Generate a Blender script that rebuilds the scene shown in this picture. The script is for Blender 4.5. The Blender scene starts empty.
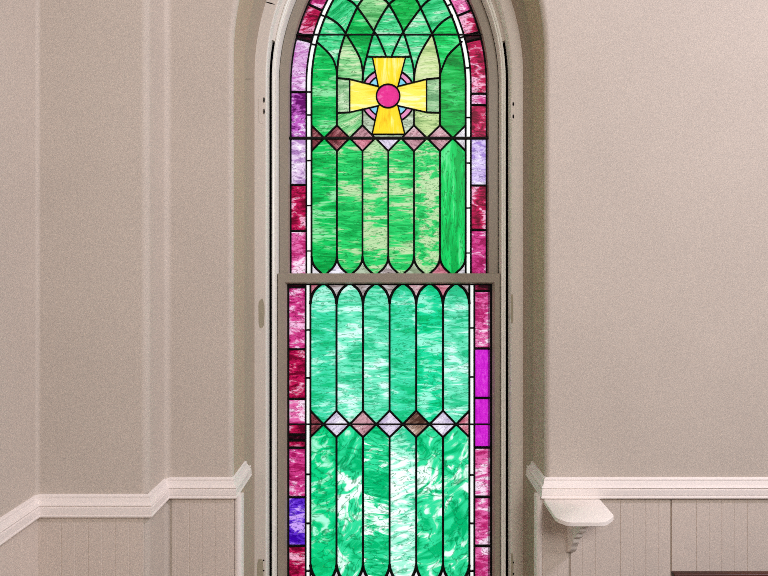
import bpy, bmesh, math, random
from mathutils import Vector
from mathutils.geometry import delaunay_2d_cdt

S = bpy.context.scene
COL = S.collection
PI = math.pi

# ------------------------------------------------------------------ camera, sky, lamps, exposure
D, PX = 2.0, 0.0033            # camera to window wall (m), metres per photo pixel on that wall
VX, VY = 387.0, 268.0          # vanishing point in the photo
CX, CZ = -0.0066, 1.606        # camera position
cam_d = bpy.data.cameras.new('camera')
cam = bpy.data.objects.new('camera', cam_d)
COL.objects.link(cam)
cam.location = (CX, -D, CZ)
cam.rotation_euler = (PI / 2, 0, 0)
cam_d.sensor_fit = 'HORIZONTAL'
cam_d.sensor_width = 36.0
cam_d.lens = 36.0 * (D / PX) / 768.0
cam_d.shift_x = (384.0 - VX) / 768.0
cam_d.shift_y = (VY - 288.0) / 768.0
cam_d.clip_start = 0.02
S.camera = cam

w = bpy.data.worlds.new('overcast_sky')
S.world = w
w.use_nodes = True
bg = w.node_tree.nodes['Background']
bg.inputs[0].default_value = (0.97, 1.0, 1.0, 1)
bg.inputs[1].default_value = 1.2

def area(name, loc, target, size, power, color):
    l = bpy.data.lights.new(name, 'AREA')
    l.shape = 'DISK'
    l.size = size
    l.energy = power
    l.color = color
    o = bpy.data.objects.new(name, l)
    COL.objects.link(o)
    o.location = loc
    o.rotation_euler = (Vector(target) - Vector(loc)).to_track_quat('-Z', 'Y').to_euler()
    return o

area('pendant_lamp', (2.85, -2.20, 4.20), (0.6, 0, 1.2), 0.35, 57, (1.0, 0.95, 1.16))
area('pendant_lamp', (0.78, -3.5, 2.90), (0.2, 0.0, 1.0), 0.9, 44, (1.0, 0.96, 0.95))
area('side_fill_light', (4.7, -1.7, 2.3), (-0.6, -0.3, 1.4), 1.4, 64, (1.0, 0.97, 0.97))  # unseen light added at the right as lateral fill; no window there
area('far_fill_light', (1.2, -5.8, 4.9), (0.2, 0.0, 1.0), 1.6, 24, (1.0, 0.96, 0.86))  # unseen warm fill added high behind the camera

S.view_settings.view_transform = 'Standard'
S.view_settings.look = 'None'
S.view_settings.gamma = 1.0
S.view_settings.use_curve_mapping = False
S.view_settings.exposure = 0.0
S.cycles.use_denoising = False
S.cycles.filter_width = 0.8
S.cycles.max_bounces = 10
S.cycles.transparent_max_bounces = 12
S.cycles.sample_clamp_indirect = 6.0

# ------------------------------------------------------------------ helpers
def sc(Y):
    return PX * (D + Y) / D

def P(px, py, Y):
    s = sc(Y)
    return Vector((CX + (px - VX) * s, Y, CZ - (py - VY) * s))

def lin(c):
    c = c / 255.0
    return c / 12.92 if c <= 0.04045 else ((c + 0.055) / 1.055) ** 2.4

def rgb(r, g, b):
    return (lin(r), lin(g), lin(b), 1.0)

def link(name, me, parent=None):
    o = bpy.data.objects.new(name, me)
    COL.objects.link(o)
    if parent is not None:
        o.parent = parent
        o.matrix_parent_inverse = parent.matrix_world.inverted()
        if parent.type == 'EMPTY':
            o.matrix_parent_inverse.identity()
            me_loc = parent_world(parent)
            o.location = -me_loc
        else:
            o.matrix_parent_inverse.identity()
    return o

def parent_world(o):
    v = Vector((0, 0, 0))
    while o is not None:
        v += o.location
        o = o.parent
    return v

def obj(name, bm, mats, parent=None, smooth=None):
    me = bpy.data.meshes.new(name)
    bmesh.ops.recalc_face_normals(bm, faces=bm.faces)
    bm.to_mesh(me)
    bm.free()
    if not isinstance(mats, (list, tuple)):
        mats = [mats]
    for m in mats:
        me.materials.append(m)
    if smooth is not None:
        me.shade_smooth()
        me.set_sharp_from_angle(angle=math.radians(smooth))
    return link(name, me, parent)

def empty(name, loc):
    o = bpy.data.objects.new(name, None)
    COL.objects.link(o)
    o.location = loc
    o.empty_display_size = 0.1
    return o

def tag(o, label, cat, group=None):
    o['label'] = label
    o['category'] = cat
    if group:
        o['group'] = group
    return o

def struct(o):
    o['kind'] = 'structure'
    return o

def box(bm, x0, x1, y0, y1, z0, z1):
    v = [bm.verts.new(p) for p in ((x0, y0, z0), (x1, y0, z0), (x1, y1, z0), (x0, y1, z0),
                                   (x0, y0, z1), (x1, y0, z1), (x1, y1, z1), (x0, y1, z1))]
    fs = []
    for f in ((0, 3, 2, 1), (4, 5, 6, 7), (0, 1, 5, 4), (1, 2, 6, 5), (2, 3, 7, 6), (3, 0, 4, 7)):
        fs.append(bm.faces.new([v[i] for i in f]))
    return v, fs

def bevel(bm, width, seg=2):
    bmesh.ops.bevel(bm, geom=list(bm.edges), offset=width, segments=seg, profile=0.5, affect='EDGES')

def loft(bm, rows, closed_section=True, caps=True):
    """rows: list of sections, each a list of 3-D points; joined in order."""
    vs = [[bm.verts.new(p) for p in r] for r in rows]
    n = len(rows[0])
    m = n if closed_section else n - 1
    for a, b in zip(vs[:-1], vs[1:]):
        for i in range(m):
            j = (i + 1) % n
            bm.faces.new((a[i], a[j], b[j], b[i]))
    if caps and closed_section:
        bm.faces.new(vs[0][::-1])
        bm.faces.new(vs[-1])
    return vs

# the pointed arch: straight jambs to the springing line, then two arcs struck from the opposite glass edge
Z_SPRING = CZ - (85.0 - VY) * sc(0.345)
W_GLASS = 0.3825

def arch(hw, zb, seg=26, th0=None):
    """list of (x, z) from bottom left over the apex to bottom right; th0 keeps only the head above that angle"""
    R = hw + W_GLASS
    top = math.acos(W_GLASS / R)
    t0 = 0.0 if th0 is None else th0
    left = []
    for i in range(seg + 1):
        t = t0 + (top - t0) * i / seg
        left.append((W_GLASS - R * math.cos(t), Z_SPRING + R * math.sin(t)))
    if th0 is None:
        left = [(-hw, zb)] + left
    return left + [(-x, z) for x, z in left[-2::-1]]

def arch_sweep(bm, prof, zb, closed=True, th0=None, xoff=0.0):
    paths = [arch(hw, zb, th0=th0) for hw, Y in prof]
    rows = []
    for k in range(len(paths[0])):
        rows.append([(paths[j][k][0] + xoff, prof[j][1], paths[j][k][1]) for j in range(len(prof))])
    loft(bm, rows, closed_section=closed, caps=closed)

# ------------------------------------------------------------------ materials
def mat(name):
    m = bpy.data.materials.new(name)
    m.use_nodes = True
    return m, m.node_tree.nodes, m.node_tree.links

def paint(name, c, rough=0.6, mottle=0.06, fine=300.0, bump=0.12, big=3.0):
    m, n, l = mat(name)
    b = n['Principled BSDF']
    tc = n.new('ShaderNodeTexCoord')
    n1 = n.new('ShaderNodeTexNoise'); n1.inputs['Scale'].default_value = fine; n1.inputs['Detail'].default_value = 0
    n2 = n.new('ShaderNodeTexNoise'); n2.inputs['Scale'].default_value = big; n2.inputs['Detail'].default_value = 3
    mp = n.new('ShaderNodeMapping'); mp.inputs['Rotation'].default_value = (0.6, 0.5, 0.4); mp.inputs['Location'].default_value = (3.13, 1.71, 2.37)
    l.new(tc.outputs['Object'], mp.inputs[0])
    l.new(mp.outputs[0], n1.inputs['Vector']); l.new(mp.outputs[0], n2.inputs['Vector'])
    ad = n.new('ShaderNodeMath'); ad.operation = 'ADD'
    s2 = n.new('ShaderNodeMath'); s2.operation = 'MULTIPLY'; s2.inputs[1].default_value = 0.35
    l.new(n2.outputs['Fac'], s2.inputs[0]); l.new(n1.outputs['Fac'], ad.inputs[0]); l.new(s2.outputs[0], ad.inputs[1])
    mr = n.new('ShaderNodeMapRange')
    mr.inputs['From Min'].default_value = 0.35; mr.inputs['From Max'].default_value = 1.0
    mr.inputs['To Min'].default_value = 1.0 - mottle; mr.inputs['To Max'].default_value = 1.0 + mottle
    l.new(ad.outputs[0], mr.inputs['Value'])
    mx = n.new('ShaderNodeMix'); mx.data_type = 'RGBA'; mx.blend_type = 'MULTIPLY'; mx.inputs['Factor'].default_value = 1.0
    mx.inputs[6].default_value = c
    l.new(mr.outputs['Result'], mx.inputs[7])
    l.new(mx.outputs[2], b.inputs['Base Color'])
    b.inputs['Roughness'].default_value = rough
    b.inputs['Specular IOR Level'].default_value = 0.35
    bp = n.new('ShaderNodeBump'); bp.inputs['Strength'].default_value = bump; bp.inputs['Distance'].default_value = 0.001
    l.new(n1.outputs['Fac'], bp.inputs['Height']); l.new(bp.outputs['Normal'], b.inputs['Normal'])
    return m

M_WALL = paint('wall_paint', rgb(205, 194, 182), 0.75, 0.14, bump=0.02)
M_BOARD = paint('beadboard_paint', rgb(220, 207, 195), 0.6, 0.14, bump=0.02)
M_TRIM = paint('trim_paint', rgb(246, 237, 231), 0.42, 0.05, bump=0.05)
M_CASE = paint('casing_paint', rgb(222, 213, 202), 0.40, 0.03, bump=0.05)
M_WHITE = paint('lit_edge_white', rgb(244, 242, 234), 0.25, 0.02, bump=0.02)  # white puts bright light into the casing edge and stop bead colour
M_SASH = paint('sash_paint', rgb(158, 148, 133), 0.42, 0.03, bump=0.05)
M_LINING = paint('lining_paint', rgb(172, 158, 140), 0.5, 0.05, bump=0.05)
M_REVEAL = paint('reveal_browned_for_light', rgb(196, 176, 154), 0.6, 0.10, bump=0.02)  # browned to offset green window light; the correction is in the colour
M_SCAR = paint('scar_paint', rgb(170, 162, 140), 0.7, 0.08)
M_SHELF = paint('shelf_paint', rgb(247, 240, 233), 0.45, 0.02, bump=0.04)
M_CEIL = paint('ceiling_paint', rgb(225, 220, 212), 0.8, 0.03)

def plain(name, c, rough, metal=0.0):
    m, n, l = mat(name)
    b = n['Principled BSDF']
    nz = n.new('ShaderNodeTexNoise'); nz.inputs['Scale'].default_value = 120
    mr = n.new('ShaderNodeMapRange'); mr.inputs['To Min'].default_value = rough - 0.08; mr.inputs['To Max'].default_value = rough + 0.08
    l.new(nz.outputs['Fac'], mr.inputs['Value']); l.new(mr.outputs['Result'], b.inputs['Roughness'])
    b.inputs['Base Color'].default_value = c
    b.inputs['Metallic'].default_value = metal
    b.inputs['Specular IOR Level'].default_value = 0.15
    return m

M_LEAD = plain('lead', (0.003, 0.003, 0.003, 1), 0.8)
M_IRON_SHADE = plain('iron_and_groove_shade', (0.008, 0.007, 0.007, 1), 0.55)  # iron bars; also paints the groove's shade onto the jamb
M_HOLE = plain('screw_hole', (0.006, 0.005, 0.005, 1), 0.9)

def wood(name, dark, light, sx=(3.0, 40.0, 40.0)):
    m, n, l = mat(name)
    b = n['Principled BSDF']
    tc = n.new('ShaderNodeTexCoord')
    mp = n.new('ShaderNodeMapping'); mp.inputs['Scale'].default_value = sx
    nz = n.new('ShaderNodeTexNoise'); nz.inputs['Scale'].default_value = 1.0; nz.inputs['Detail'].default_value = 5; nz.inputs['Distortion'].default_value = 0.6
    cr = n.new('ShaderNodeValToRGB')
    cr.color_ramp.elements[0].position = 0.3; cr.color_ramp.elements[0].color = dark
    cr.color_ramp.elements[1].position = 0.7; cr.color_ramp.elements[1].color = light
    l.new(tc.outputs['Object'], mp.inputs[0]); l.new(mp.outputs[0], nz.inputs['Vector']); l.new(nz.outputs['Fac'], cr.inputs[0])
    l.new(cr.outputs[0], b.inputs['Base Color'])
    b.inputs['Roughness'].default_value = 0.35
    return m

M_PEW = wood('pew_wood', rgb(48, 18, 8), rgb(96, 40, 18))
M_FLOOR = wood('floor_wood', rgb(78, 62, 52), rgb(112, 94, 82))

def glass_material():
    m, n, l = mat('opalescent_glass')
    n.remove(n['Principled BSDF'])
    out = n['Material Output']
    def attr(nm):
        a = n.new('ShaderNodeAttribute'); a.attribute_name = nm
        return a
    uv = attr('guv').outputs['Vector']
    par = n.new('ShaderNodeSeparateXYZ')
    l.new(attr('gpar').outputs['Vector'], par.inputs[0])      # x distortion, y contrast, z vein strength
    nz = n.new('ShaderNodeTexNoise'); nz.inputs['Scale'].default_value = 1.0; nz.inputs['Detail'].default_value = 4.0
    nz.inputs['Roughness'].default_value = 0.52
    l.new(uv, nz.inputs['Vector']); l.new(par.outputs[0], nz.inputs['Distortion'])
    # contrast around 0.5
    # broad drifts of colour over the fine streaks
    sc0 = n.new('ShaderNodeVectorMath'); sc0.operation = 'MULTIPLY'; sc0.inputs[1].default_value = (0.55, 0.22, 1.0)
    l.new(uv, sc0.inputs[0])
    nb = n.new('ShaderNodeTexNoise'); nb.inputs['Scale'].default_value = 1.0; nb.inputs['Detail'].default_value = 1.5; nb.inputs['Distortion'].default_value = 0.5
    l.new(sc0.outputs[0], nb.inputs['Vector'])
    av = n.new('ShaderNodeMix'); av.data_type = 'FLOAT'; av.inputs[0].default_value = 0.48
    l.new(nz.outputs['Fac'], av.inputs[2]); l.new(nb.outputs['Fac'], av.inputs[3])
    sb = n.new('ShaderNodeMath'); sb.operation = 'SUBTRACT'
    l.new(attr('gbias').outputs['Fac'], sb.inputs[1])
    ml = n.new('ShaderNodeMath'); ml.operation = 'MULTIPLY'
    l.new(av.outputs[0], sb.inputs[0]); l.new(sb.outputs[0], ml.inputs[0]); l.new(par.outputs[1], ml.inputs[1])
    lo = n.new('ShaderNodeMapRange'); lo.interpolation_type = 'SMOOTHSTEP'
    lo.inputs['From Min'].default_value = -0.5; lo.inputs['From Max'].default_value = 0.0
    hi = n.new('ShaderNodeMapRange'); hi.interpolation_type = 'SMOOTHSTEP'
    hi.inputs['From Min'].default_value = 0.05; hi.inputs['From Max'].default_value = 0.5
    l.new(ml.outputs[0], lo.inputs['Value']); l.new(ml.outputs[0], hi.inputs['Value'])
    m1 = n.new('ShaderNodeMix'); m1.data_type = 'RGBA'
    m2 = n.new('ShaderNodeMix'); m2.data_type = 'RGBA'
    l.new(lo.outputs['Result'], m1.inputs['Factor']); l.new(attr('gdark').outputs['Color'], m1.inputs[6]); l.new(attr('gmid').outputs['Color'], m1.inputs[7])
    l.new(hi.outputs['Result'], m2.inputs['Factor']); l.new(m1.outputs[2], m2.inputs[6]); l.new(attr('glight').outputs['Color'], m2.inputs[7])
    # fine dark veins: creases of the rolled glass
    sc2 = n.new('ShaderNodeVectorMath'); sc2.operation = 'MULTIPLY'; sc2.inputs[1].default_value = (1.6, 1.5, 1.0)
    l.new(uv, sc2.inputs[0])
    nv = n.new('ShaderNodeTexNoise'); nv.inputs['Scale'].default_value = 1.0; nv.inputs['Detail'].default_value = 3.0
    nv.inputs['Distortion'].default_value = 0.9
    l.new(sc2.outputs[0], nv.inputs['Vector'])
    s3 = n.new('ShaderNodeMath'); s3.operation = 'SUBTRACT'; s3.inputs[1].default_value = 0.47
    ab = n.new('ShaderNodeMath'); ab.operation = 'ABSOLUTE'
    l.new(nv.outputs['Fac'], s3.inputs[0]); l.new(s3.outputs[0], ab.inputs[0])
    ve = n.new('ShaderNodeMapRange'); ve.interpolation_type = 'SMOOTHSTEP'
    ve.inputs['From Min'].default_value = 0.0; ve.inputs['From Max'].default_value = 0.04
    ve.inputs['To Min'].default_value = 1.0; ve.inputs['To Max'].default_value = 0.0
    l.new(ab.outputs[0], ve.inputs['Value'])
    vm = n.new('ShaderNodeMath'); vm.operation = 'MULTIPLY'
    l.new(ve.outputs['Result'], vm.inputs[0]); l.new(par.outputs[2], vm.inputs[1])
    m3 = n.new('ShaderNodeMix'); m3.data_type = 'RGBA'
    dk = n.new('ShaderNodeMix'); dk.data_type = 'RGBA'; dk.blend_type = 'MULTIPLY'; dk.inputs['Factor'].default_value = 1.0
    dk.inputs[7].default_value = (0.45, 0.5, 0.45, 1)
    l.new(attr('gdark').outputs['Color'], dk.inputs[6])
    l.new(vm.outputs[0], m3.inputs['Factor']); l.new(m2.outputs[2], m3.inputs[6]); l.new(dk.outputs[2], m3.inputs[7])
    col = m3.outputs[2]
    tr = n.new('ShaderNodeBsdfTransparent'); tl = n.new('ShaderNodeBsdfTranslucent')
    l.new(col, tr.inputs[0]); l.new(col, tl.inputs[0])
    mx = n.new('ShaderNodeMixShader'); mx.inputs[0].default_value = 0.35
    l.new(tr.outputs[0], mx.inputs[1]); l.new(tl.outputs[0], mx.inputs[2])
    gl = n.new('ShaderNodeBsdfGlossy'); gl.inputs['Roughness'].default_value = 0.4
    bp = n.new('ShaderNodeBump'); bp.inputs['Strength'].default_value = 0.3; bp.inputs['Distance'].default_value = 0.002
    l.new(nz.outputs['Fac'], bp.inputs['Height']); l.new(bp.outputs[0], gl.inputs['Normal'])
    mg = n.new('ShaderNodeMixShader'); mg.inputs[0].default_value = 0.012
    l.new(mx.outputs[0], mg.inputs[1]); l.new(gl.outputs[0], mg.inputs[2])
    l.new(mg.outputs[0], out.inputs[0])
    return m

def clear_material():
    m, n, l = mat('clear_glass_side')
    n.remove(n['Principled BSDF'])
    tr = n.new('ShaderNodeBsdfTransparent')
    tr.inputs[0].default_value = (1, 1, 1, 1)
    l.new(tr.outputs[0], n['Material Output'].inputs[0])
    return m

M_GLASS = glass_material()
M_CLEAR = clear_material()

# ------------------------------------------------------------------ room shell
X_LEFT, Y_PIER, X_PIER = -1.076, -0.148, -0.737
X_RIGHT, Y_FRONT, Z_CEIL = 5.0, -7.0, 5.2
Z_RAIL = 0.85
OPEN_BOTTOM = 0.30

def plan_wall(bm, pts, z0, z1):
    rows = [[(x, y, z0) for x, y in pts], [(x, y, z1) for x, y in pts]]
    loft(bm, rows, closed_section=False, caps=False)

def fillet_pts(cx, cy, r, a0, a1, n=10):
    return [(cx + r * math.cos(a0 + (a1 - a0) * i / n), cy + r * math.sin(a0 + (a1 - a0) * i / n)) for i in range(n + 1)]

bm = bmesh.new(); box(bm, X_LEFT - 0.1, X_RIGHT + 0.1, Y_FRONT - 0.1, 0.5, -0.1, 0.0)
struct(obj('floor', bm, M_FLOOR))
bm = bmesh.new(); box(bm, X_LEFT - 0.1, X_RIGHT + 0.1, Y_FRONT - 0.1, 0.5, Z_CEIL, Z_CEIL + 0.1)
struct(obj('ceiling', bm, M_CEIL))

# window wall with the pointed opening, rounded arris and plaster reveal
bm = bmesh.new()
RB = 0.017
hole = arch(0.516 + RB, OPEN_BOTTOM)
pts2 = [Vector(p) for p in hole]
n_h = len(pts2)
x0w = X_PIER + 0.02
outer = [(x0w, 0.0), (X_RIGHT, 0.0), (X_RIGHT, Z_CEIL), (x0w, Z_CEIL)]
pts2 += [Vector(p) for p in outer]
edges = [(i, (i + 1) % n_h) for i in range(n_h)] + [(n_h + i, n_h + (i + 1) % 4) for i in range(4)]
vo, eo, fo, *_ = delaunay_2d_cdt(pts2, edges, [], 1, 1e-5)
bv = [bm.verts.new((v.x, 0.0, v.y)) for v in vo]

def in_poly(x, y, poly):
    c = False
    j = len(poly) - 1
    for i in range(len(poly)):
        xi, yi = poly[i]; xj, yj = poly[j]
        if (yi > y) != (yj > y) and x < (xj - xi) * (y - yi) / (yj - yi) + xi:
            c = not c
        j = i
    return c

for f in fo:
    cx_ = sum(vo[i].x for i in f) / 3; cy_ = sum(vo[i].y for i in f) / 3
    if not in_poly(cx_, cy_, hole):
        bm.faces.new([bv[i] for i in f])
prof = [(0.516 + RB - RB * math.sin(a), RB - RB * math.cos(a)) for a in [PI / 2 * i / 8 for i in range(9)]] + [(0.516, 0.10), (0.516, 0.175)]
n_flat = len(bm.faces)
arch_sweep(bm, prof, OPEN_BOTTOM, closed=False)
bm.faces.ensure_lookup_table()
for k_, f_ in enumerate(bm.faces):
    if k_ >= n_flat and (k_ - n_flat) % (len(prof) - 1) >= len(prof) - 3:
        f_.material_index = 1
wall_back = struct(obj('wall_back', bm, [M_WALL, M_REVEAL], smooth=35))

# projecting pier to the left of the window, rounded corners
bm = bmesh.new()
rc = 0.012
plan = fillet_pts(X_LEFT + rc, Y_PIER - rc, rc, PI, PI / 2)
plan += fillet_pts(X_PIER - 0.022, Y_PIER + 0.022, 0.022, -PI / 2, 0)
plan += fillet_pts(X_PIER + 0.02, -0.02, 0.02, PI, PI / 2)
plan_wall(bm, plan, 0, Z_CEIL)
wall_pier = struct(obj('wall_pier', bm, M_WALL, smooth=40))

bm = bmesh.new(); plan_wall(bm, [(X_LEFT, Y_FRONT), (X_LEFT, Y_PIER - rc)], 0, Z_CEIL)
wall_left = struct(obj('wall_left', bm, M_WALL))
bm = bmesh.new(); plan_wall(bm, [(X_RIGHT, 0.0), (X_RIGHT, Y_FRONT)], 0, Z_CEIL)
struct(obj('wall_right', bm, M_WALL))
bm = bmesh.new(); plan_wall(bm, [(X_RIGHT, Y_FRONT), (X_LEFT, Y_FRONT)], 0, Z_CEIL)
struct(obj('wall_front', bm, M_WALL))

# beadboard below the chair rail
def beads(u0, u1, u_first, step, strong, proud=0.007):
    """plan of a beadboard face along u: list of (u, out)"""
    pts = [(u0, 0.0), (u0, proud)]
    k = math.ceil((u0 + 0.008 - u_first) / step)
    while True:
        u = u_first + k * step
        if u > u1 - 0.008:
            break
        big = any(abs(u - s) < step * 0.4 for s in strong)
        med = k % 2 == 0
        hw_, dp = (0.0034, 0.022) if big else ((0.0017, 0.0012) if med else (0.0014, 0.0005))
        pts += [(u - hw_, proud), (u - hw_ * 0.45, proud - dp), (u + hw_ * 0.45, proud - dp), (u + hw_, proud)]
        k += 1
    pts += [(u1, proud), (u1, 0.0)]
    return pts

def xw(px, Y=0.0):
    return CX + (px - VX) * sc(Y)

def beadboard(name, pts, parent):
    bm = bmesh.new()
    plan_wall(bm, pts, 0, Z_RAIL + 0.01)
    o = obj(name, bm, M_BOARD, parent)
    return o

st = 12.63 * PX
pr = beads(0.506, X_RIGHT - 0.01, xw(569), st, [xw(569), xw(670)])
beadboard('beadboard', [(u, -o) for u, o in pr], wall_back)
pr = beads(X_PIER + 0.024, -0.510, xw(189.7), 13.2 * PX, [])
beadboard('beadboard', [(u, -o) for u, o in pr], wall_back)
pr = beads(X_LEFT + 0.006, X_PIER - 0.012, xw(62.4, Y_PIER), 13.5 * sc(Y_PIER), [])
beadboard('beadboard', [(u, Y_PIER - o) for u, o in pr], wall_pier)
pr = beads(Y_FRONT + 0.02, Y_PIER - 0.004, Y_PIER - 0.05, 0.042, [])
beadboard('beadboard', [(X_LEFT + o, u) for u, o in pr], wall_left)

# half-round corner bead on each side of the opening, from the chair rail down
for sx in (-1, 1):
    bm = bmesh.new()
    c_, r_ = 0.4985, 0.0120
    sec = [(0.517, 0.030), (0.517, -0.002), (c_ + r_, -0.002)]
    sec += [(c_ + r_ * math.cos(a), 0.006 - r_ * math.sin(a)) for a in [PI * i / 12 for i in range(13)]]
    sec += [(c_ - r_, 0.030)]
    loft(bm, [[(sx * x, y, OPEN_BOTTOM) for x, y in sec], [(sx * x, y, Z_RAIL + 0.004) for x, y in sec]])
    obj('corner_bead', bm, M_TRIM, wall_back, smooth=40)

# chair rail: one moulded profile swept with mitres along the walls
RAIL = [(0, 0), (0, .018), (.002, .0195), (.005, .0205), (.008, .0195), (.0095, .0175), (.011, .0170), (.012, .0190), (.029, .0180), (.0305, .0150),
        (.0325, .0145), (.034, .0170), (.037, .0185), (.040, .0165), (.0415, .0125), (.044, .0115), (.050, .0095), (.0555, .0065),
        (.057, .0080), (.061, .0075), (.064, .0045), (.066, .0)]

def rail(name, path, side, parent=None):
    """path: plan points; side=+1 puts the moulding to the left of the walking direction"""
    n = len(path)
    rows = []
    for i in range(n):
        p = Vector(path[i])
        dirs = []
        if i > 0: dirs.append((p - Vector(path[i - 1])).normalized())
        if i < n - 1: dirs.append((Vector(path[i + 1]) - p).normalized())
        nrm = [Vector((-d.y, d.x)) * side for d in dirs]
        if len(nrm) == 2:
            b = (nrm[0] + nrm[1]).normalized()
            b = b / max(0.3, b.dot(nrm[0]))
        else:
            b = nrm[0]
        rows.append([(p.x + b.x * o, p.y + b.y * o, Z_RAIL + h) for h, o in RAIL])
    bm = bmesh.new()
    loft(bm, rows)
    return struct(obj(name, bm, M_TRIM, parent, smooth=28))

rail('trim_1', [(X_LEFT, Y_FRONT), (X_LEFT, Y_PIER), (X_PIER, Y_PIER), (X_PIER, 0.0), (-0.518, 0.0), (-0.518, 0.23)], -1)
rail('trim_2', [(0.518, 0.23), (0.518, 0.0), (X_RIGHT, 0.0)], -1)

# ------------------------------------------------------------------ fixed window frame
win = struct(empty('window_1', (0, 0.22, OPEN_BOTTOM)))
ZB = OPEN_BOTTOM
bm = bmesh.new()
arch_sweep(bm, [(0.5165, 0.163), (0.492, 0.222), (0.492, 0.245), (0.545, 0.245), (0.545, 0.163)], ZB)
obj('jamb_lining', bm, M_LINING, win, smooth=30)
bm = bmesh.new()
arch_sweep(bm, [(0.4935, 0.2225), (0.4925, 0.2215), (0.4525, 0.2215), (0.4505, 0.2235), (0.4505, 0.282), (0.4935, 0.282)], ZB)
obj('casing', bm, M_CASE, win, smooth=30)
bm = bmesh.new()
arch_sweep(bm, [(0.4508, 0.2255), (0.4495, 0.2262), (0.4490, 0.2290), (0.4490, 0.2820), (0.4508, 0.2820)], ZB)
obj('casing_edge_lit', bm, M_WHITE, win, smooth=30)  # thin added strip; light on the casing return is in its white
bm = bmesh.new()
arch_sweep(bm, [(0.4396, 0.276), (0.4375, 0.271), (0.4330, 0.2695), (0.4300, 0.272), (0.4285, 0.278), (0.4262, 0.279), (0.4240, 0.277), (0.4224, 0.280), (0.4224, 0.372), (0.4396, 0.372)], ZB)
obj('stop_bead', bm, M_WHITE, win, smooth=30)  # whitened too, bright light put into its colour
bm = bmesh.new()
arch_sweep(bm, [(0.53, 0.280), (0.4515, 0.280), (0.4515, 0.373), (0.399, 0.373), (0.399, 0.44), (0.53, 0.44)], ZB)
obj('jamb', bm, M_IRON_SHADE, win, smooth=30)  # near-black colour stands in for shade deep in the sash groove
# head fillet that closes the sash groove in the arch
bm = bmesh.new()
arch_sweep(bm, [(0.4520, 0.262), (0.4440, 0.266), (0.4380, 0.275), (0.4380, 0.30), (0.4520, 0.30)], ZB, th0=math.radians(10.0))
obj('head_fillet', bm, M_CASE, win, smooth=30)
bm = bmesh.new()
v, f = box(bm, -0.56, 0.56, -0.045, 0.46, 0.27, 0.325)
bevel(bm, 0.006)
obj('sill', bm, M_CASE, win)

def dark_slit(name, pa, pb, wdt, normal_y, parent, m=M_HOLE):
    a, b = Vector(pa), Vector(pb)
    d = (b - a).normalized()
    s = Vector((0, -1, 0)).cross(d).normalized() * wdt / 2
    o = Vector((0, -0.0006, 0))
    bm = bmesh.new()
    rows = [[p + s * k, p + s * k + o, p - s * k + o, p - s * k] for p, k in ((a, 0.5), ((a + b) / 2, 1.0), (b, 0.4))]
    loft(bm, rows)
    return obj(name, bm, m, parent)

dark_slit('joint_crack', P(265.6, 1.9, 0.2215), P(274.6, 4.4, 0.2215), 0.0046, -1, win)
dark_slit('joint_crack', (-0.5150, 0.1655, CZ + (VY - 79) * sc(0.1655)), (-0.4935, 0.2185, CZ + (VY - 79) * sc(0.2185)), 0.0022, -1, win)

# filled mortises where hinges once sat on the casing, two screw holes in each
def mortise(px, py0, py1, hx, holes, wpx=7.5, holes_h=5.0, scar=M_SCAR):
    Yc = 0.2215
    bm = bmesh.new()
    a = P(px, py0, Yc); b = P(px + wpx, py1, Yc)
    # rounded, slightly irregular patch
    pts = []
    rnd = random.Random(int(px * 7 + py0))
    for i in range(18):
        t = 2 * PI * i / 18
        c, s_ = math.cos(t), math.sin(t)
        ex = math.copysign(abs(c) ** 0.6, c); ez = math.copysign(abs(s_) ** 0.6, s_)
        k = 1.0 + rnd.uniform(-0.08, 0.05)
        pts.append(((a.x + b.x) / 2 + ex * k * abs(b.x - a.x) / 2, (a.z + b.z) / 2 + ez * k * abs(a.z - b.z) / 2))
    rows = [[(x, Yc, z) for x, z in pts], [(x, Yc - 0.0007, z) for x, z in pts]]
    loft(bm, rows)
    mo = obj('hinge_mortise', bm, scar, win)
    for hy in holes:
        bm = bmesh.new()
        c = P(hx, hy, Yc - 0.0007)
        hh = holes_h * sc(Yc) / 2; hw_ = 0.8 * sc(Yc)
        rows = []
        ring = [(hw_ * math.cos(2 * PI * i / 10), hh * math.sin(2 * PI * i / 10)) for i in range(10)]
        rows = [[(c.x + u, c.y, c.z + v_) for u, v_ in ring], [(c.x + u * .9, c.y - 0.0012, c.z + v_ * .9) for u, v_ in ring]]
        loft(bm, rows)
        o = obj('screw_hole', bm, M_HOLE)
        o.parent = mo
        o.location = (0, 0, 0)
    return mo

mortise(258.5, 96, 124, 264.0, (100.0, 111.5), 5.5, 6.0, M_CASE)
mortise(258.5, 299, 328, 264.6, (), 6.0)
mortise(257.0, 559, 590, 263.7, (560.3, 570.5), 6.5, 1.6)
mortise(511.0, 95, 121, 513.2, (104.0, 116.5), 4.0, 4.5, M_CASE)
mortise(510.8, 294, 324, 512.6, (), 2.4)
mortise(510.8, 553, 588, 513.4, (562.5, 574.0), 2.6, 2.0)

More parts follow.
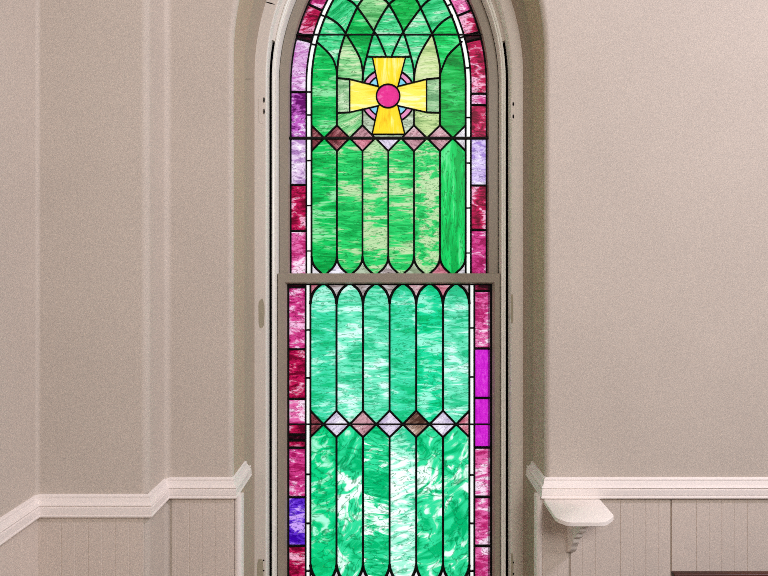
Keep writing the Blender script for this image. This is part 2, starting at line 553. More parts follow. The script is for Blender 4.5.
# ------------------------------------------------------------------ stained glass
PAL = {
    'G':  ((0, 150, 62), (14, 196, 92), (140, 222, 160)),
    'GD': ((0, 130, 50), (4, 176, 72), (60, 205, 110)),
    'GB': ((0, 168, 72), (6, 205, 96), (90, 225, 140)),
    'GP': ((70, 165, 88), (130, 205, 135), (205, 228, 180)),
    'GX': ((8, 165, 74), (38, 205, 104), (186, 216, 165)),
    'GL': ((140, 175, 105), (195, 215, 148), (222, 228, 180)),
    'GS': ((105, 160, 110), (150, 195, 145), (200, 222, 185)),
    'T':  ((10, 170, 92), (70, 212, 140), (185, 235, 200)),
    'M':  ((40, 195, 138), (108, 228, 188), (210, 250, 240)),
    'MM': ((20, 190, 125), (64, 216, 168), (170, 244, 222)),
    'ME': ((0, 185, 112), (24, 212, 152), (150, 242, 214)),
    'E':  ((0, 180, 105), (10, 208, 132), (170, 245, 215)),
    'W':  ((40, 200, 145), (165, 240, 214), (244, 255, 250)),
    'WE': ((0, 178, 108), (46, 216, 152), (238, 255, 250)),
    'CR': ((95, 0, 32), (186, 18, 76), (240, 150, 190)),
    'RD': ((115, 0, 40), (196, 14, 82), (248, 175, 208)),
    'CD': ((40, 0, 14), (110, 6, 42), (175, 50, 95)),
    'BK': ((14, 0, 6), (48, 2, 20), (90, 20, 45)),
    'PK': ((190, 36, 110), (232, 105, 172), (252, 220, 242)),
    'PM': ((165, 20, 90), (214, 60, 140), (250, 190, 228)),
    'LI': ((196, 110, 190), (226, 176, 226), (248, 226, 250)),
    'LW': ((180, 130, 195), (232, 205, 236), (250, 240, 252)),
    'LS': ((165, 130, 215), (214, 190, 240), (242, 232, 252)),
    'PU': ((105, 5, 105), (196, 92, 196), (242, 205, 246)),
    'VI': ((58, 0, 165), (104, 46, 214), (206, 160, 250)),
    'MG': ((196, 24, 196), (214, 38, 210), (226, 70, 220)),
    'Y':  ((236, 166, 8), (251, 216, 36), (255, 242, 150)),
    'YP': ((246, 204, 20), (253, 232, 90), (255, 250, 196)),
    'BL': ((90, 195, 225), (135, 212, 240), (205, 238, 250)),
    'RP': ((205, 80, 150), (230, 140, 190), (246, 200, 226)),
    'BO': ((196, 14, 105), (226, 44, 140), (242, 120, 185)),
    'DI': ((165, 112, 124), (204, 154, 165), (232, 205, 210)),
    'DR': ((80, 30, 34), (135, 62, 72), (185, 120, 125)),
    'DM': ((180, 90, 110), (212, 130, 148), (235, 190, 200)),
    'DP': ((196, 180, 210), (226, 212, 234), (244, 238, 248)),
    'DW': ((205, 195, 205), (230, 222, 230), (246, 242, 246)),
    'DB': ((80, 50, 40), (160, 125, 110), (215, 190, 180)),
    'DG': ((110, 90, 90), (170, 155, 155), (215, 205, 210)),
    'SG': ((140, 155, 125), (180, 195, 170), (215, 225, 205)),
    'FW': ((240, 240, 230), (252, 252, 248), (255, 255, 255)),
}

class Lines:
    def __init__(self):
        self.items = []      # (points, width px)
    def add(self, pts, width=1.3):
        self.items.append(([tuple(p) for p in pts], width))

def cr_smooth(pts, n=5):
    """Catmull-Rom through the points"""
    out = []
    p = [pts[0]] + list(pts) + [pts[-1]]
    for i in range(1, len(p) - 2):
        for k in range(n):
            t = k / n
            q = []
            for d in range(2):
                a, b, c, e = p[i - 1][d], p[i][d], p[i + 1][d], p[i + 2][d]
                q.append(0.5 * (2 * b + (c - a) * t + (2 * a - 5 * b + 4 * c - e) * t * t + (3 * b - a - 3 * c + e) * t ** 3))
            out.append(tuple(q))
    out.append(tuple(pts[-1]))
    return out

def came_mesh(lines, Y, proud=0.0045):
    bm = bmesh.new()
    for idx, (pts, wd) in enumerate(lines):
        # drop duplicates
        q = [pts[0]]
        for p in pts[1:]:
            if (p[0] - q[-1][0]) ** 2 + (p[1] - q[-1][1]) ** 2 > 1e-4:
                q.append(p)
        if len(q) < 2:
            continue
        W = [P(x, y, Y) for x, y in q]
        closed = (W[0] - W[-1]).length < 1e-4
        if closed:
            W = W[:-1]
        hw_ = wd * 1.2 * sc(Y) / 2
        pr_ = proud + 0.0002 * (idx % 7)
        n = len(W)
        rows = []
        for i in range(n):
            prv = W[i - 1] if (i > 0 or closed) else None
            nxt = W[(i + 1) % n] if (i < n - 1 or closed) else None
            ds = []
            if prv is not None: ds.append((W[i] - prv).normalized())
            if nxt is not None: ds.append((nxt - W[i]).normalized())
            ns = [Vector((-d.z, 0, d.x)) for d in ds]
            b = (ns[0] + ns[-1])
            b = b.normalized() if b.length > 1e-6 else ns[0]
            b = b / max(0.45, b.dot(ns[0]))
            sec = [(-1, -pr_ * .5), (-.55, -pr_), (.55, -pr_), (1, -pr_ * .5), (1, .003 + pr_ * .5), (.55, .003 + pr_), (-.55, .003 + pr_), (-1, .003 + pr_ * .5)]
            rows.append([W[i] + b * hw_ * u + Vector((0, v, 0)) for u, v in sec])
        if closed:
            rows.append(rows[0])
            vs = [[bm.verts.new(p) for p in r] for r in rows[:-1]]
            m_ = len(vs)
            for i in range(m_):
                a, c = vs[i], vs[(i + 1) % m_]
                for k in range(8):
                    bm.faces.new((a[k], a[(k + 1) % 8], c[(k + 1) % 8], c[k]))
        else:
            loft(bm, rows)
    return bm

def partition(outline, lines):
    """planar partition: returns list of regions, each (triangle list of point triples)"""
    pts, edges = [], []
    def addpoly(poly, closed):
        s = len(pts)
        pts.extend(Vector(p) for p in poly)
        n = len(poly)
        for i in range(n if closed else n - 1):
            edges.append((s + i, s + (i + 1) % n))
    addpoly(outline, True)
    for p, wd in lines:
        addpoly(p, False)
    vo, eo, fo, ov, oe, of = delaunay_2d_cdt(pts, edges, [], 0, 1e-3)
    cons = set()
    for e, src in zip(eo, oe):
        if src:
            cons.add((min(e), max(e)))
    e2f = {}
    for fi, f in enumerate(fo):
        for i in range(len(f)):
            a, b = f[i], f[(i + 1) % len(f)]
            e2f.setdefault((min(a, b), max(a, b)), []).append(fi)
    seen = [False] * len(fo)
    regs = []
    for s in range(len(fo)):
        if seen[s]:
            continue
        stack, comp = [s], []
        seen[s] = True
        while stack:
            fi = stack.pop()
            comp.append(fi)
            f = fo[fi]
            for i in range(len(f)):
                a, b = f[i], f[(i + 1) % len(f)]
                k = (min(a, b), max(a, b))
                if k in cons:
                    continue
                for o in e2f[k]:
                    if not seen[o]:
                        seen[o] = True
                        stack.append(o)
        tri = [[(vo[i].x, vo[i].y) for i in fo[fi]] for fi in comp]
        c = max(tri, key=lambda t: abs((t[1][0] - t[0][0]) * (t[2][1] - t[0][1]) - (t[2][0] - t[0][0]) * (t[1][1] - t[0][1])))
        cx_, cy_ = sum(p[0] for p in c) / 3, sum(p[1] for p in c) / 3
        if in_poly(cx_, cy_, outline):
            regs.append((tri, (cx_, cy_)))
    return regs

def tri_area(t):
    return abs((t[1][0] - t[0][0]) * (t[2][1] - t[0][1]) - (t[2][0] - t[0][0]) * (t[1][1] - t[0][1])) / 2

def contains(tri, x, y):
    for t in tri:
        s = []
        for i in range(3):
            a, b = t[i], t[(i + 1) % 3]
            s.append((b[0] - a[0]) * (y - a[1]) - (b[1] - a[1]) * (x - a[0]))
        if all(v >= -1e-9 for v in s) or all(v <= 1e-9 for v in s):
            return True
    return False

def glass_mesh(name, regs, Y, parent):
    """regs: list of (triangles, style). Closed panes 3 mm thick; the room side carries the colour."""
    bm = bmesh.new()
    L = {k: bm.verts.layers.float_color.new(k) for k in ('gdark', 'gmid', 'glight')}
    LU = bm.verts.layers.float_vector.new('guv'); LP = bm.verts.layers.float_vector.new('gpar'); LBI = bm.verts.layers.float.new('gbias')
    T = 0.003
    for tri, stl in regs:
        pal = PAL[stl['pal']]
        th = math.radians(stl.get('ang', 0)); su, sv = stl.get('scale', (9, 70)); sd = stl['seed']
        idx = {}
        def vert(p, back):
            k = (round(p[0], 4), round(p[1], 4), back)
            if k not in idx:
                w_ = P(p[0], p[1], Y)
                v = bm.verts.new((w_.x, Y + (T if back else 0), w_.z))
                for nm, c in zip(('gdark', 'gmid', 'glight'), pal):
                    v[L[nm]] = (lin(c[0]), lin(c[1]), lin(c[2]), 1)
                u = w_.x * math.cos(th) + w_.z * math.sin(th)
                q = -w_.x * math.sin(th) + w_.z * math.cos(th)
                v[LU] = (u * su + sd * 3.7, q * sv + sd * 7.3, sd * 1.9)
                v[LBI] = 0.5 - stl.get('bias', 0.0)
                v[LP] = (stl.get('dist', 0.5), stl.get('con', 2.6), stl.get('vein', 0.25))
                idx[k] = v
            return idx[k]
        cnt = {}
        for t in tri:
            if tri_area(t) < 1e-5:
                continue
            try:
                f = bm.faces.new([vert(p, False) for p in t]); f.material_index = 0
                g = bm.faces.new([vert(p, True) for p in t[::-1]]); g.material_index = 1
            except ValueError:
                continue
            for i in range(3):
                a, b = t[i], t[(i + 1) % 3]
                ka, kb = (round(a[0], 4), round(a[1], 4)), (round(b[0], 4), round(b[1], 4))
                key = (min(ka, kb), max(ka, kb))
                cnt.setdefault(key, []).append((a, b))
        for key, lst in cnt.items():
            if len(lst) == 1:
                a, b = lst[0]
                try:
                    g = bm.faces.new((vert(a, False), vert(a, True), vert(b, True), vert(b, False))); g.material_index = 1
                except ValueError:
                    pass
    return obj(name, bm, [M_GLASS, M_CLEAR], parent)

# ---------------------------------------------------- upper sash design (photo pixels on the glass plane)
YU = 0.345
UL, UR, US = 289.2, 488.0, 85.0
UR_R = UR - UL

def u_out(inset, yb=275.0, n=30):
    """outline of the pointed light, inset by so many pixels, from bottom left over the apex to bottom right"""
    R = UR_R - inset
    mid = (UL + UR) / 2
    top = math.acos((UR - mid) / R)
    l = [(UL + inset, yb)] + [(UR - R * math.cos(top * i / n), US - R * math.sin(top * i / n)) for i in range(n + 1)]
    r = [(UL + UR - x, y) for x, y in l[-2::-1]]
    return l + r

def u_depth(x, y):
    """how far inside the outline"""
    if y >= US:
        return min(x - UL, UR - x)
    return min(UR_R - math.hypot(x - UR, y - US), UR_R - math.hypot(x - UL, y - US))

def u_sep(side, y, i0, i1):
    """short separator across a border band, square to the edge, starting at height y on the outline"""
    if y >= US:
        a, b = (UL + i0, y), (UL + i1, y)
    else:
        t = math.asin(min(1, (US - y) / UR_R))
        a = (UR - (UR_R - i0) * math.cos(t), US - (UR_R - i0) * math.sin(t))
        b = (UR - (UR_R - i1) * math.cos(t), US - (UR_R - i1) * math.sin(t))
    if side > 0:
        a, b = (UL + UR - a[0], a[1]), (UL + UR - b[0], b[1])
    return [a, b]

BI, FI = 17.1, 22.3
XU = [311.5, 336.9, 362.5, 388.2, 414.0, 440.0, 465.7]
LU_ = Lines()
LU_.add(u_out(0.7), 2.6)
LU_.add(u_out(BI), 1.3)
LU_.add(u_out(FI), 1.5)
for side, ys in ((-1, (92, 185, 231, 3.5, 33, 38.0, -24, -58)), (1, (93.7, 105, 185.5, 230, 9.5, 31.5, 38, -24, -58))):
    for y in ys:
        LU_.add(u_sep(side, y, 0.0, BI + .5), 1.7)
for side, ys in ((-1, (92, 115, 160.6, 205.6, 251, 40, 8, -20)), (1, (66, 117.5, 163, 208, 253, 32, -4, -30))):
    for y in ys:
        LU_.add(u_sep(side, y, BI - .2, FI + .5), 1.1)
LU_.add([(UL, 138), (UR, 138)], 1.2)
LU_.add([(296, 34.6), (481.3, 34.6)], 1.2)
# lower row
for x in XU[1:-1]:
    LU_.add([(x, 150.5), (x, 259)], 1.5)
for i in range(6):
    a, b = XU[i], XU[i + 1]
    m_ = (a + b) / 2
    LU_.add([(a, 151), (m_, 138.0), (b, 151)], 1.5)
    LU_.add(cr_smooth([(a, 256), (a + 0.9, 262), (a + 3.9, 267.5), (a + 8, 271.5), (m_, 275.3), (b - 8, 271.5), (b - 3.9, 267.5), (b - .9, 262), (b, 256)]), 1.8)
# zigzag above the bar
for i in (0, 1, 4, 5):
    a, b = XU[i], XU[i + 1]
    LU_.add([(a, 125.3), ((a + b) / 2, 138.0), (b, 125.3)], 1.5)
LU_.add([(362.5, 125.3), (375.0, 138)], 1.5)
LU_.add([(414, 125.3), (401.6, 138)], 1.5)
LU_.add([(336.9, 70), (336.9, 126)], 1.6)
LU_.add([(440, 70), (440, 126)], 1.6)
BC = (388.1, 96.0)
# tracery
MID2 = UL + UR
def both(pts, wd=1.6):
    LU_.add(cr_smooth(pts), wd)
both([(336.9, 76), (337.6, 66), (339.6, 53), (345.4, 33.9), (356.6, 8.6), (362.0, 0), (370, -9.5), (380, -19.5), (390, -27.5), (402, -35), (413, -41)])
both([(440.2, 76), (439.9, 66), (437.4, 53), (432.2, 33.9), (420.8, 8.3), (416.4, 0), (408, -9.5), (397, -19.5), (387, -27.5), (375, -35), (364, -41)])
both([(337.0, 74), (335.8, 67), (332.4, 58), (325.6, 50), (317.5, 42.7), (316.2, 41.8)])
both([(440.0, 75), (441.6, 70), (447, 56.9), (453.5, 49.5), (460.8, 42.7), (461.6, 42.1)])
both([(363.0, 80), (362.2, 68), (358.8, 55.5), (346.0, 33.9), (337.8, 23.7), (325.2, 15.6)])
both([(362.4, 80), (363.8, 69), (367.0, 55.5), (373.7, 32), (379.8, 19), (388.8, 4.8), (394.5, -0.5), (403, -8), (414, -14.5), (424, -18.5), (433, -21.5)])
both([(414.2, 80), (413.6, 69), (410.6, 55.5), (403.6, 32.5), (397.0, 18.5), (388.6, 4.0), (383, -1.5), (374, -8.5), (363, -14.5), (353, -18.5), (344, -21.5)])
both([(414.0, 82), (415.2, 70), (420, 54), (432.3, 33.4), (441.8, 22.3), (452.6, 15.2)])
both([(386.0, 56.6), (384.4, 52), (377.8, 37), (373.7, 30.8), (357.4, 7.4), (348.5, -0.2), (335, -6)])
both([(391.8, 56.6), (393.4, 52), (399.6, 38.5), (403.4, 31.8), (420.8, 8.0), (429.4, -0.2), (442.5, -6)])
# cross
K = [(378.3, 86.4), (398.0, 86.4), (398.0, 105.8), (378.3, 105.8)]
TA = [(372.4, 57.0), (405.6, 57.0)]
RA = [(426.6, 79.2), (426.6, 112.4)]
BA = [(404.9, 134.3), (372.1, 134.3)]
LA = [(349.7, 112.4), (349.7, 79.2)]
LU_.add([K[0], TA[0], TA[1], K[1]], 1.2)
LU_.add([K[1], RA[0], RA[1], K[2]], 1.2)
LU_.add([K[2], BA[0], BA[1], K[3]], 1.2)
LU_.add([K[3], LA[0], LA[1], K[0]], 1.2)
for k in K:
    d = Vector(k) - Vector(BC)
    e = Vector(BC) + d.normalized() * 11.3
    LU_.add([k, (e.x, e.y)], 1.2)
LU_.add([(BC[0] + 11.7 * math.cos(2 * PI * i / 40), BC[1] + 11.7 * math.sin(2 * PI * i / 40)) for i in range(41)], 1.3)
LU_.add([(366.8, 56.6), TA[0]], 1.5)
LU_.add([TA[1], (410.8, 56.6)], 1.5)
LU_.add([(336.9, 78.0), LA[1]], 1.5)
LU_.add([(336.9, 112.9), LA[0]], 1.5)
LU_.add([RA[0], (440, 78.0)], 1.5)
LU_.add([RA[1], (440, 112.9)], 1.5)
for i, (ax, k, bx) in enumerate(((LA[1], K[0], TA[0]), (TA[1], K[1], RA[0]), (RA[1], K[2], BA[0]), (BA[1], K[3], LA[0]))):
    def outside(p, a, k_, ref):
        s1 = (a[0] - k_[0]) * (p[1] - k_[1]) - (a[1] - k_[1]) * (p[0] - k_[0])
        s2 = (a[0] - k_[0]) * (ref[1] - k_[1]) - (a[1] - k_[1]) * (ref[0] - k_[0])
        return s1 * s2 > 0
    for r, wd in ((27.6, 1.4), (22.2, 1.1)):
        a_mid = math.atan2(k[1] - BC[1], k[0] - BC[0])
        good = []
        for j in range(-240, 241):
            t = a_mid + math.radians(j / 4.0)
            p = (BC[0] + r * math.cos(t), BC[1] + r * math.sin(t))
            if outside(p, ax, k, bx) and outside(p, bx, k, ax):
                good.append(j)
        lo_, hi_ = min(good) / 4.0 - 0.8, max(good) / 4.0 + 0.8
        LU_.add([(BC[0] + r * math.cos(a_mid + math.radians(lo_ + (hi_ - lo_) * q / 8)), BC[1] + r * math.sin(a_mid + math.radians(lo_ + (hi_ - lo_) * q / 8))) for q in range(9)], wd)
# mullions between ring and zigzag / arches
def ring_y(x, up):
    dy = math.sqrt(max(0, 27.6 ** 2 - (x - BC[0]) ** 2))
    return BC[1] - dy if up else BC[1] + dy
LU_.add([(362.5, 78), (362.5, 83.2)], 1.5)
LU_.add([(414.0, 78), (414.0, 83.0)], 1.5)
LU_.add([(362.5, 108.6), (362.5, 126)], 1.5)
LU_.add([(414.0, 108.8), (414.0, 126)], 1.5)

# styles by seed point: (x, y, style)
STREAK = dict(scale=(10, 62), dist=0.9, con=4.6, vein=0.8)
def stl(pal, **k):
    d = dict(STREAK); d['pal'] = pal; d.update(k)
    return d
WAVE = dict(scale=(22, 55), dist=1.0, con=5.5, vein=0.8)
SEED_U = []
def su_(x, y, pal, **k): SEED_U.append((x, y, stl(pal, **k)))
# borders, left from the top, then right
for y, p in ((-80, 'PK'), (-45, 'RD'), (-10, 'PM'), (20, 'CR'), (35.6, 'BK'), (60, 'LI'), (115, 'PU'), (162, 'LW'), (208, 'RD'), (250, 'PK')):
    a = u_sep(-1, y, 0, 16); su_((a[0][0] + a[1][0]) / 2, (a[0][1] + a[1][1]) / 2, p, **WAVE)
for y, p in ((-45, 'RD'), (-10, 'PK'), (20, 'RD'), (35, 'CD'), (65, 'RD'), (99, 'PM'), (120, 'RD'), (162, 'LS'), (208, 'RD'), (250, 'PM')):
    a = u_sep(1, y, 0, 16); su_((a[0][0] + a[1][0]) / 2, (a[0][1] + a[1][1]) / 2, p, **WAVE)
# lower row of lancets
for x, p, k in ((324, 'G', {}), (349, 'GX', dict(bias=.01)), (375, 'GX', dict(bias=.045, scale=(14, 70))), (401, 'GX', dict(bias=.04)), (427, 'GX', dict(scale=(22, 60), bias=.045)), (453, 'GB', dict(scale=(50, 9), con=4.6, bias=-.02))):
    su_(x, 205, p, **k)
for x, p in ((324, 'G'), (453, 'GD')):
    su_(x, 105, p)
su_(349.5, 55, 'GP'); su_(427.5, 60, 'GL', vein=0.4)
su_(343, 95, 'GS', scale=(20, 80)); su_(433.5, 95, 'GS', scale=(10, 80))
su_(349.5, 121, 'GP', ang=30); su_(427, 121, 'GL')
su_(365, 119, 'SG'); su_(411, 119, 'SG')
su_(366.3, 72, 'T'); su_(410.5, 72, 'T')
su_(376, 47, 'GP'); su_(401, 47, 'T'); su_(388.8, 45, 'T')
su_(366, 45, 'G'); su_(412, 45, 'T')
su_(330, 40, 'T'); su_(448, 42, 'GB'); su_(324, 28, 'T'); su_(455, 26, 'GB')
su_(337, 12, 'T', ang=35); su_(440, 12, 'T', ang=8); su_(358, 25, 'G'); su_(419, 25, 'T'); su_(373, 12, 'GP'); su_(403, 14, 'GD'); su_(388.5, 20, 'T')
# cross
su_(388, 96, 'BO', scale=(40, 40), dist=1.2, con=2.2, vein=0)
su_(388.5, 68, 'Y', ang=90, con=2.8, vein=0.15); su_(388.5, 122, 'Y', ang=90, con=2.6, vein=0.1)
su_(360, 96, 'YP', con=2.6, vein=0.15); su_(416, 96, 'YP', con=2.6, vein=0.15)
for sx in (-1, 1):
    for sy in (-1, 1):
        su_(BC[0] + sx * 13.2, BC[1] + sy * 12.9, 'BL', scale=(30, 30), con=2.0, vein=0)
        su_(BC[0] + sx * 17.9, BC[1] + sy * 17.3, 'RP', scale=(40, 40), con=1.8, vein=0)
# diamonds
for x, p1, p2 in ((313.6, 'DR', 'DR'), (336.9, 'DR', 'DR'), (362.5, 'DI', 'DM'), (388.2, 'DW', 'DP'), (414, 'DI', 'DI'), (440, 'DI', 'DI'), (463.6, 'DW', 'DW')):
    su_(x, 133, p1, ang=40, scale=(20, 60)); su_(x, 143, p2, ang=-40, scale=(20, 60))
su_(388.2, 136.2, 'DW', con=1.2)
for x, p in ((313, 'DW'), (336.9, 'DP'), (362.5, 'SG'), (388.2, 'DG'), (414, 'SG'), (440, 'DM'), (464.2, 'DW')):
    su_(x, 270.5, p, scale=(20, 50))

def kind_upper(c):
    d = u_depth(*c)
    if d < BI: return 'border_glass'
    if d < FI: return 'fillet_glass'
    return None

def build_glass(regs, seeds, kindf, default, Y, rnd):
    by = {}
    used = []
    for tri, c in regs:
        area_ = sum(tri_area(t) for t in tri)
        if area_ < 0.15:
            continue
        st_ = None
        for x, y, s in seeds:
            if contains(tri, x, y):
                st_ = dict(s); break
        kd = kindf(c, tri, st_)
        if st_ is None:
            st_ = dict(default(c, kd))
        st_['seed'] = rnd.uniform(0, 40)
        by.setdefault(kd, []).append((tri, st_))
    return by

def kindf_u(c, tri, st_):
    k = kind_upper(c)
    if k: return k
    p = st_['pal'] if st_ else ''
    if p == 'BO': return 'boss'
    if p in ('Y', 'YP'): return 'arm:%d' % (0 if c[1] < 84 else 1 if c[1] > 108 else 2 if c[0] < 388 else 3)
    if p in ('BL', 'RP'): return 'ring_glass'
    if p.startswith('D'): return 'diamond_glass'
    if contains(tri, c[0], c[1]) and c[1] > 150 and p != 'SG': return 'lancet_glass'
    return 'tracery_glass' if c[1] < 138 else 'diamond_glass'

def default_u(c, kd):
    if kd == 'fillet_glass': return stl('FW', con=1.0, vein=0)
    if kd == 'border_glass': return stl('PM', **WAVE)
    if kd == 'diamond_glass': return stl('DW')
    return stl('T')

def clusters(lst):
    """panes that touch, grouped"""
    keys = [set((round(p[0], 2), round(p[1], 2)) for t in tri for p in t) for tri, st_ in lst]
    left = list(range(len(lst)))
    out_ = []
    while left:
        cur = [left.pop(0)]; ks = set(keys[cur[0]]); grew = True
        while grew:
            grew = False
            for i in list(left):
                if keys[i] & ks:
                    ks |= keys[i]; cur.append(i); left.remove(i); grew = True
        out_.append([lst[i] for i in cur])
    return out_

def sash_parts(root, by, lines, Y):
    for kd, lst in sorted(by.items()):
        if kd == 'boss' or kd.startswith('arm'):
            continue
        lab = {'border_glass': 'crimson, pink and violet border glass', 'fillet_glass': 'thin white glass strip', 'lancet_glass': 'green pointed panes',
               'diamond_glass': 'small dusty pink and pale lozenges', 'tracery_glass': 'green pieces between curved leads', 'ring_glass': 'pink and pale blue ring behind the cross'}
        for grp in clusters(lst):
            glass_mesh(kd, grp, Y, root)['label'] = lab[kd]
    if 'boss' in by:
        cross = empty('cross', (0, 0, 0))
        cross.parent = root
        cross.location = P(BC[0], BC[1], Y) - root.location
        cr = glass_mesh('cross_boss', by['boss'], Y - 0.002, cross)
        cr['label'] = 'round magenta jewel at the centre of the cross'
        for kd in sorted(k for k in by if k.startswith('arm')):
            o = glass_mesh('cross_arm', by[kd], Y, cross)
            o['label'] = 'golden yellow arm of the cross'
    o = obj('lead_came', came_mesh(lines, Y), M_LEAD, root)
    o['label'] = 'black lead lines'

rnd = random.Random(5)
up = tag(empty('window_sash', (0, 0.345, 1.56)), 'upper pointed-arch sash of green stained glass with a yellow cross', 'stained glass sash')
regs = partition(u_out(0.0), LU_.items)
sash_parts(up, build_glass(regs, SEED_U, kindf_u, default_u, YU, rnd), LU_.items, YU)

def hbar(name, x0, x1, py, Y, rpx, parent):
    a, b = P(x0, py, Y), P(x1, py, Y)
    r = rpx * sc(Y)
    rows = []
    for p in (a, b):
        rows.append([(p.x, p.y + r * math.cos(2 * PI * i / 10), p.z + r * math.sin(2 * PI * i / 10)) for i in range(10)])
    bm = bmesh.new(); loft(bm, rows)
    return obj(name, bm, M_IRON_SHADE, parent, smooth=40)

hbar('support_bar', 288.5, 488.5, 138.2, YU - 0.0095, 1.6, up)
hbar('support_bar', 295.5, 482.0, 34.6, YU - 0.0085, 0.65, up)
bm = bmesh.new()
ZUB = 1.552
arch_sweep(bm, [(0.3812, 0.352), (0.3812, 0.338), (0.3850, 0.3265), (0.4195, 0.3265), (0.4195, 0.3700), (0.3812, 0.3700)], ZUB)
box(bm, -0.4190, 0.4190, 0.3285, 0.3690, ZUB, 1.5785)
obj('sash_frame', bm, M_SASH, up, smooth=30)

# ---------------------------------------------------- lower sash
YL = 0.305
LL, LR, LT, LB = 287.2, 492.2, 283.6, 583.5
XL = [310.4, 336.5, 363.0, 389.6, 416.2, 443.0, 469.4]
LBL, LBR = 305.6, 474.4
LL_ = Lines()
LL_.add([(LL + .6, LT), (LL + .6, LB)], 2.4)
LL_.add([(LR - .6, LT), (LR - .6, LB)], 2.6)
LL_.add([(LL, LT + .5), (LR, LT + .5)], 2.0)
LL_.add([(LL, LB), (LR, LB)], 2.0)
LL_.add([(LBL, LT), (LBL, LB)], 1.4)
LL_.add([(LBR, LT), (LBR, LB)], 1.5)
LL_.add([(XL[0], LT), (XL[0], LB)], 1.5)
LL_.add([(XL[-1], LT), (XL[-1], LB)], 1.6)
for x in XL[1:-1]:
    LL_.add([(x, 300), (x, 411)], 1.7)
    LL_.add([(x, 436.8), (x, 570)], 1.7)
for i in range(6):
    a, b = XL[i], XL[i + 1]
    m_ = (a + b) / 2
    LL_.add(cr_smooth([(a, 304), (a + .8, 298), (a + 3.8, 291), (a + 8, 286.6), (m_, 283.3), (b - 8, 286.6), (b - 3.8, 291), (b - .8, 298), (b, 304)]), 2.2)
    LL_.add([(a, 410.7), (m_, 424.3), (b, 410.7)], 1.6)
    LL_.add([(a, 437.2), (m_, 424.3), (b, 437.2)], 1.6)
    LL_.add(cr_smooth([(a, 565), (a + .9, 570), (a + 4.0, 577), (a + 8, 581), (m_, 583.9), (b - 8, 581), (b - 4.0, 577), (b - .9, 570), (b, 565)]), 2.2)
LL_.add([(LL, 424.3), (LR, 424.3)], 1.1)
for y in (287.5, 349.3, 399, 434.5, 440.5, 447.8, 497.2, 546):
    LL_.add([(LL, y), (LBL, y)], 1.7)
for y in (291, 348.5, 398, 447.5, 497, 546):
    LL_.add([(LBR, y), (LR, y)], 1.9)
for y in (330, 378, 474.5, 523.5, 571):
    LL_.add([(LBL, y), (XL[0], y)], 1.2)
for y in (328, 377, 475, 523.5, 571):
    LL_.add([(XL[-1], y), (LBR, y)], 1.2)
SEED_L = []
def sl_(x, y, pal, **k): SEED_L.append((x, y, stl(pal, **k)))
for y, p in ((285.7, 'BK'), (320, 'PM'), (375, 'RD'), (412, 'PK'), (430, 'CR'), (437.5, 'BK'), (444, 'CR'), (470, 'PM'), (520, 'VI'), (560, 'RD')):  # topmost dark pane has shadow under the meeting rail in its colour
    sl_(297, y, p, **WAVE)
for y, p in ((287.5, 'CD'), (320, 'PK'), (375, 'MG'), (412, 'MG'), (435, 'MG'), (470, 'PK'), (520, 'PK'), (560, 'PK')):  # first dark pane likewise has that shadow painted in
    kw = dict(WAVE)
    if p == 'MG': kw.update(scale=(200, 200), con=4.0, vein=0.0)
    sl_(483, y, p, **kw)
SW = dict(scale=(13, 55), dist=1.0, con=4.8, vein=0.75)
for x, p in ((323, 'MM'), (350, 'M'), (376, 'M'), (403, 'MM'), (429, 'ME'), (456, 'M')):
    sl_(x, 350, p, **SW)
SWIRL = dict(scale=(9, 14), dist=2.4, con=5.2, vein=0.75)
for x, p, k in ((323, 'E', dict(ang=20, bias=-.04)), (350, 'WE', dict(ang=60)), (376, 'WE', dict(scale=(9, 30), ang=-12)), (403, 'W', dict(scale=(10, 30), ang=12)), (429, 'WE', dict(ang=25)), (456, 'WE', dict(ang=50))):
    kk = dict(SWIRL); kk.update(k); sl_(x, 500, p, **kk)
for x, p in ((313.5, 'DR'), (336.5, 'DP'), (363, 'DI'), (389.6, 'DP'), (416.2, 'DB'), (443, 'DP'), (466.5, 'DM')):
    sl_(x, 420, p, ang=35, scale=(20, 60)); sl_(x, 429, p, ang=35, scale=(20, 60))
for x, p in ((312.5, 'DM'), (336.5, 'DG'), (363, 'DG'), (389.6, 'DG'), (416.2, 'DI'), (443, 'DM'), (467.3, 'DG')):
    sl_(x, 288.2, p, scale=(20, 60))

def kindf_l(c, tri, st_):
    if c[0] < LBL or c[0] > LBR: return 'border_glass'
    if c[0] < XL[0] or c[0] > XL[-1]: return 'fillet_glass'
    p = st_['pal'] if st_ else ''
    if p and not p.startswith('D'): return 'lancet_glass'
    return 'diamond_glass'

def default_l(c, kd):
    if kd == 'fillet_glass': return stl('FW', con=1.0, vein=0)
    if kd == 'border_glass': return stl('PM', **WAVE)
    return stl('DW')

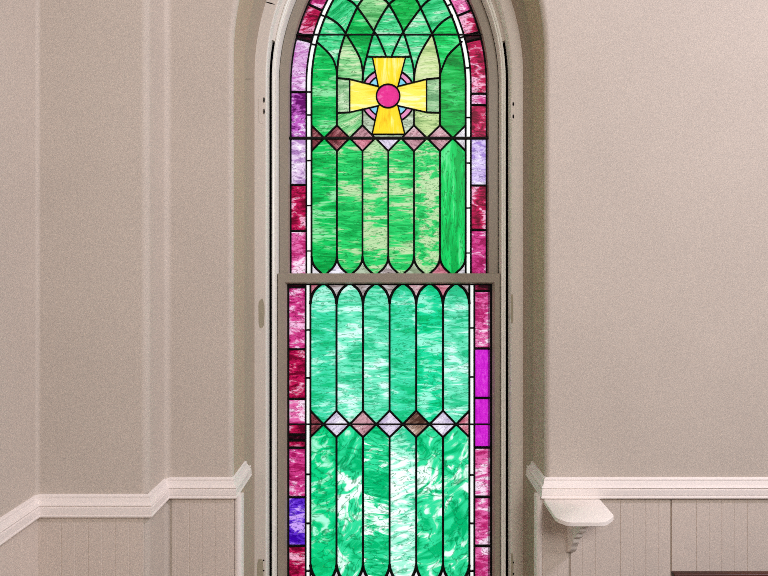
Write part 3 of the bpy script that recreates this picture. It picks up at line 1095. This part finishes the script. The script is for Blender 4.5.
lo_s = tag(empty('window_sash', (0.003, 0.305, 0.335)), 'lower rectangular sash of mint green stained glass below the meeting rail', 'stained glass sash')
regs = partition([(LL, LB), (LL, LT), (LR, LT), (LR, LB)], LL_.items)
sash_parts(lo_s, build_glass(regs, SEED_L, kindf_l, default_l, YL, rnd), LL_.items, YL)
hbar('support_bar', 287.8, 492.2, 424.3, YL - 0.0085, 0.55, lo_s)
bm = bmesh.new()
yf = 0.2835
xo0, xo1 = -0.4190, 0.4190
zo0, zo1 = 0.327, 1.5855
gi = lambda Y, e: (P(LL, LB, YL).x - e, P(LR, LB, YL).x + e, P(LL, LB, YL).z - e, P(LL, LT, YL).z + e)
x0, x1, z0, z1 = gi(YL, 0.0)
loops = []
for (a, b, c, d, y) in ((xo0, xo1, zo0, zo1, yf + 0.002), (xo0 + .002, xo1 - .002, zo0 + .002, zo1 - .002, yf), (x0 - .006, x1 + .006, z0 - .006, z1 + .005, yf),
                        (x0 + .001, x1 - .001, z0 + .001, z1 - .001, yf + .013), (x0 + .001, x1 - .001, z0 + .001, z1 - .001, 0.322), (xo0, xo1, zo0, zo1, 0.322)):
    loops.append([bm.verts.new(p) for p in ((a, y, c), (b, y, c), (b, y, d), (a, y, d))])
for i in range(6):
    A, B = loops[i], loops[(i + 1) % 6]
    for k in range(4):
        bm.faces.new((A[k], A[(k + 1) % 4], B[(k + 1) % 4], B[k]))
obj('sash_frame', bm, M_SASH, lo_s, smooth=25)

# ------------------------------------------------------------------ little shelf on a scroll bracket
sh = tag(empty('wall_shelf', (0.60, -0.095, 0.69)), 'small white shelf with clipped corners on a scroll bracket under the chair rail', 'shelf')
bm = bmesh.new()
out = [(0.507, -0.007), (0.507, -0.150), (0.514, -0.166), (0.530, -0.186), (0.545, -0.190), (0.625, -0.190), (0.640, -0.1885), (0.655, -0.180), (0.680, -0.154), (0.6875, -0.143), (0.690, -0.135), (0.692, -0.007)]
rows = []
for z, k in ((0.832, 0.0035), (0.8345, 0.0), (0.8460, 0.0), (0.8490, 0.0035)):
    cx_, cy_ = 0.60, -0.09
    rows.append([(cx_ + (x - cx_) * (1 - k / 0.09), min(-0.007, cy_ + (y - cy_) * (1 - k / 0.09)) if y < -0.01 else y, z) for x, y in out])
loft(bm, rows)
obj('shelf_board', bm, M_SHELF, sh, smooth=40)
bm = bmesh.new()
pf = [(-.0075, .832), (-.168, .832), (-.168, .823), (-.158, .819), (-.148, .812), (-.139, .806), (-.136, .796), (-.128, .787), (-.115, .783), (-.106, .776), (-.103, .765),
      (-.094, .757), (-.082, .753), (-.074, .744), (-.071, .732), (-.062, .722), (-.054, .712), (-.049, .700), (-.035, .688), (-.022, .678), (-.0075, .672)]
loft(bm, [[(0.586, y, z) for y, z in pf], [(0.605, y, z) for y, z in pf]])
obj('scroll_bracket', bm, M_SHELF, sh)

# ------------------------------------------------------------------ pew at the lower right
PXL, PXR, PYB, PZT = 0.762, 2.60, -0.348, 0.782
pew = tag(empty('pew', ((PXL + PXR) / 2, PYB - 0.2, 0)), 'dark brown wooden pew standing in front of the beadboard wall', 'pew')
bm = bmesh.new(); box(bm, PXL + 0.03, PXR - 0.03, PYB - 0.020, PYB - 0.004, 0.20, PZT - 0.03)
obj('backrest', bm, M_PEW, pew)
bm = bmesh.new(); box(bm, PXL + 0.004, PXR - 0.004, PYB - 0.022, PYB, PZT - 0.034, PZT); bevel(bm, 0.004, 3)
obj('top_rail', bm, M_PEW, pew, smooth=40)
bm = bmesh.new(); box(bm, PXL + 0.03, PXR - 0.03, PYB - 0.43, PYB - 0.03, 0.42, 0.45); bevel(bm, 0.006, 2)
obj('seat', bm, M_PEW, pew, smooth=40)
for xa in (PXL, PXR - 0.032):
    bm = bmesh.new()
    pe = [(PYB, 0), (PYB - .45, 0), (PYB - .45, .06), (PYB - .42, .12), (PYB - .42, .50), (PYB - .44, .58), (PYB - .40, .61), (PYB - .20, .62), (PYB - .10, .65), (PYB - .06, .70), (PYB - .05, PZT - .036), (PYB, PZT - .036)]
    loft(bm, [[(xa, y, z) for y, z in pe], [(xa + 0.032, y, z) for y, z in pe]])
    obj('end_panel', bm, M_PEW, pew)
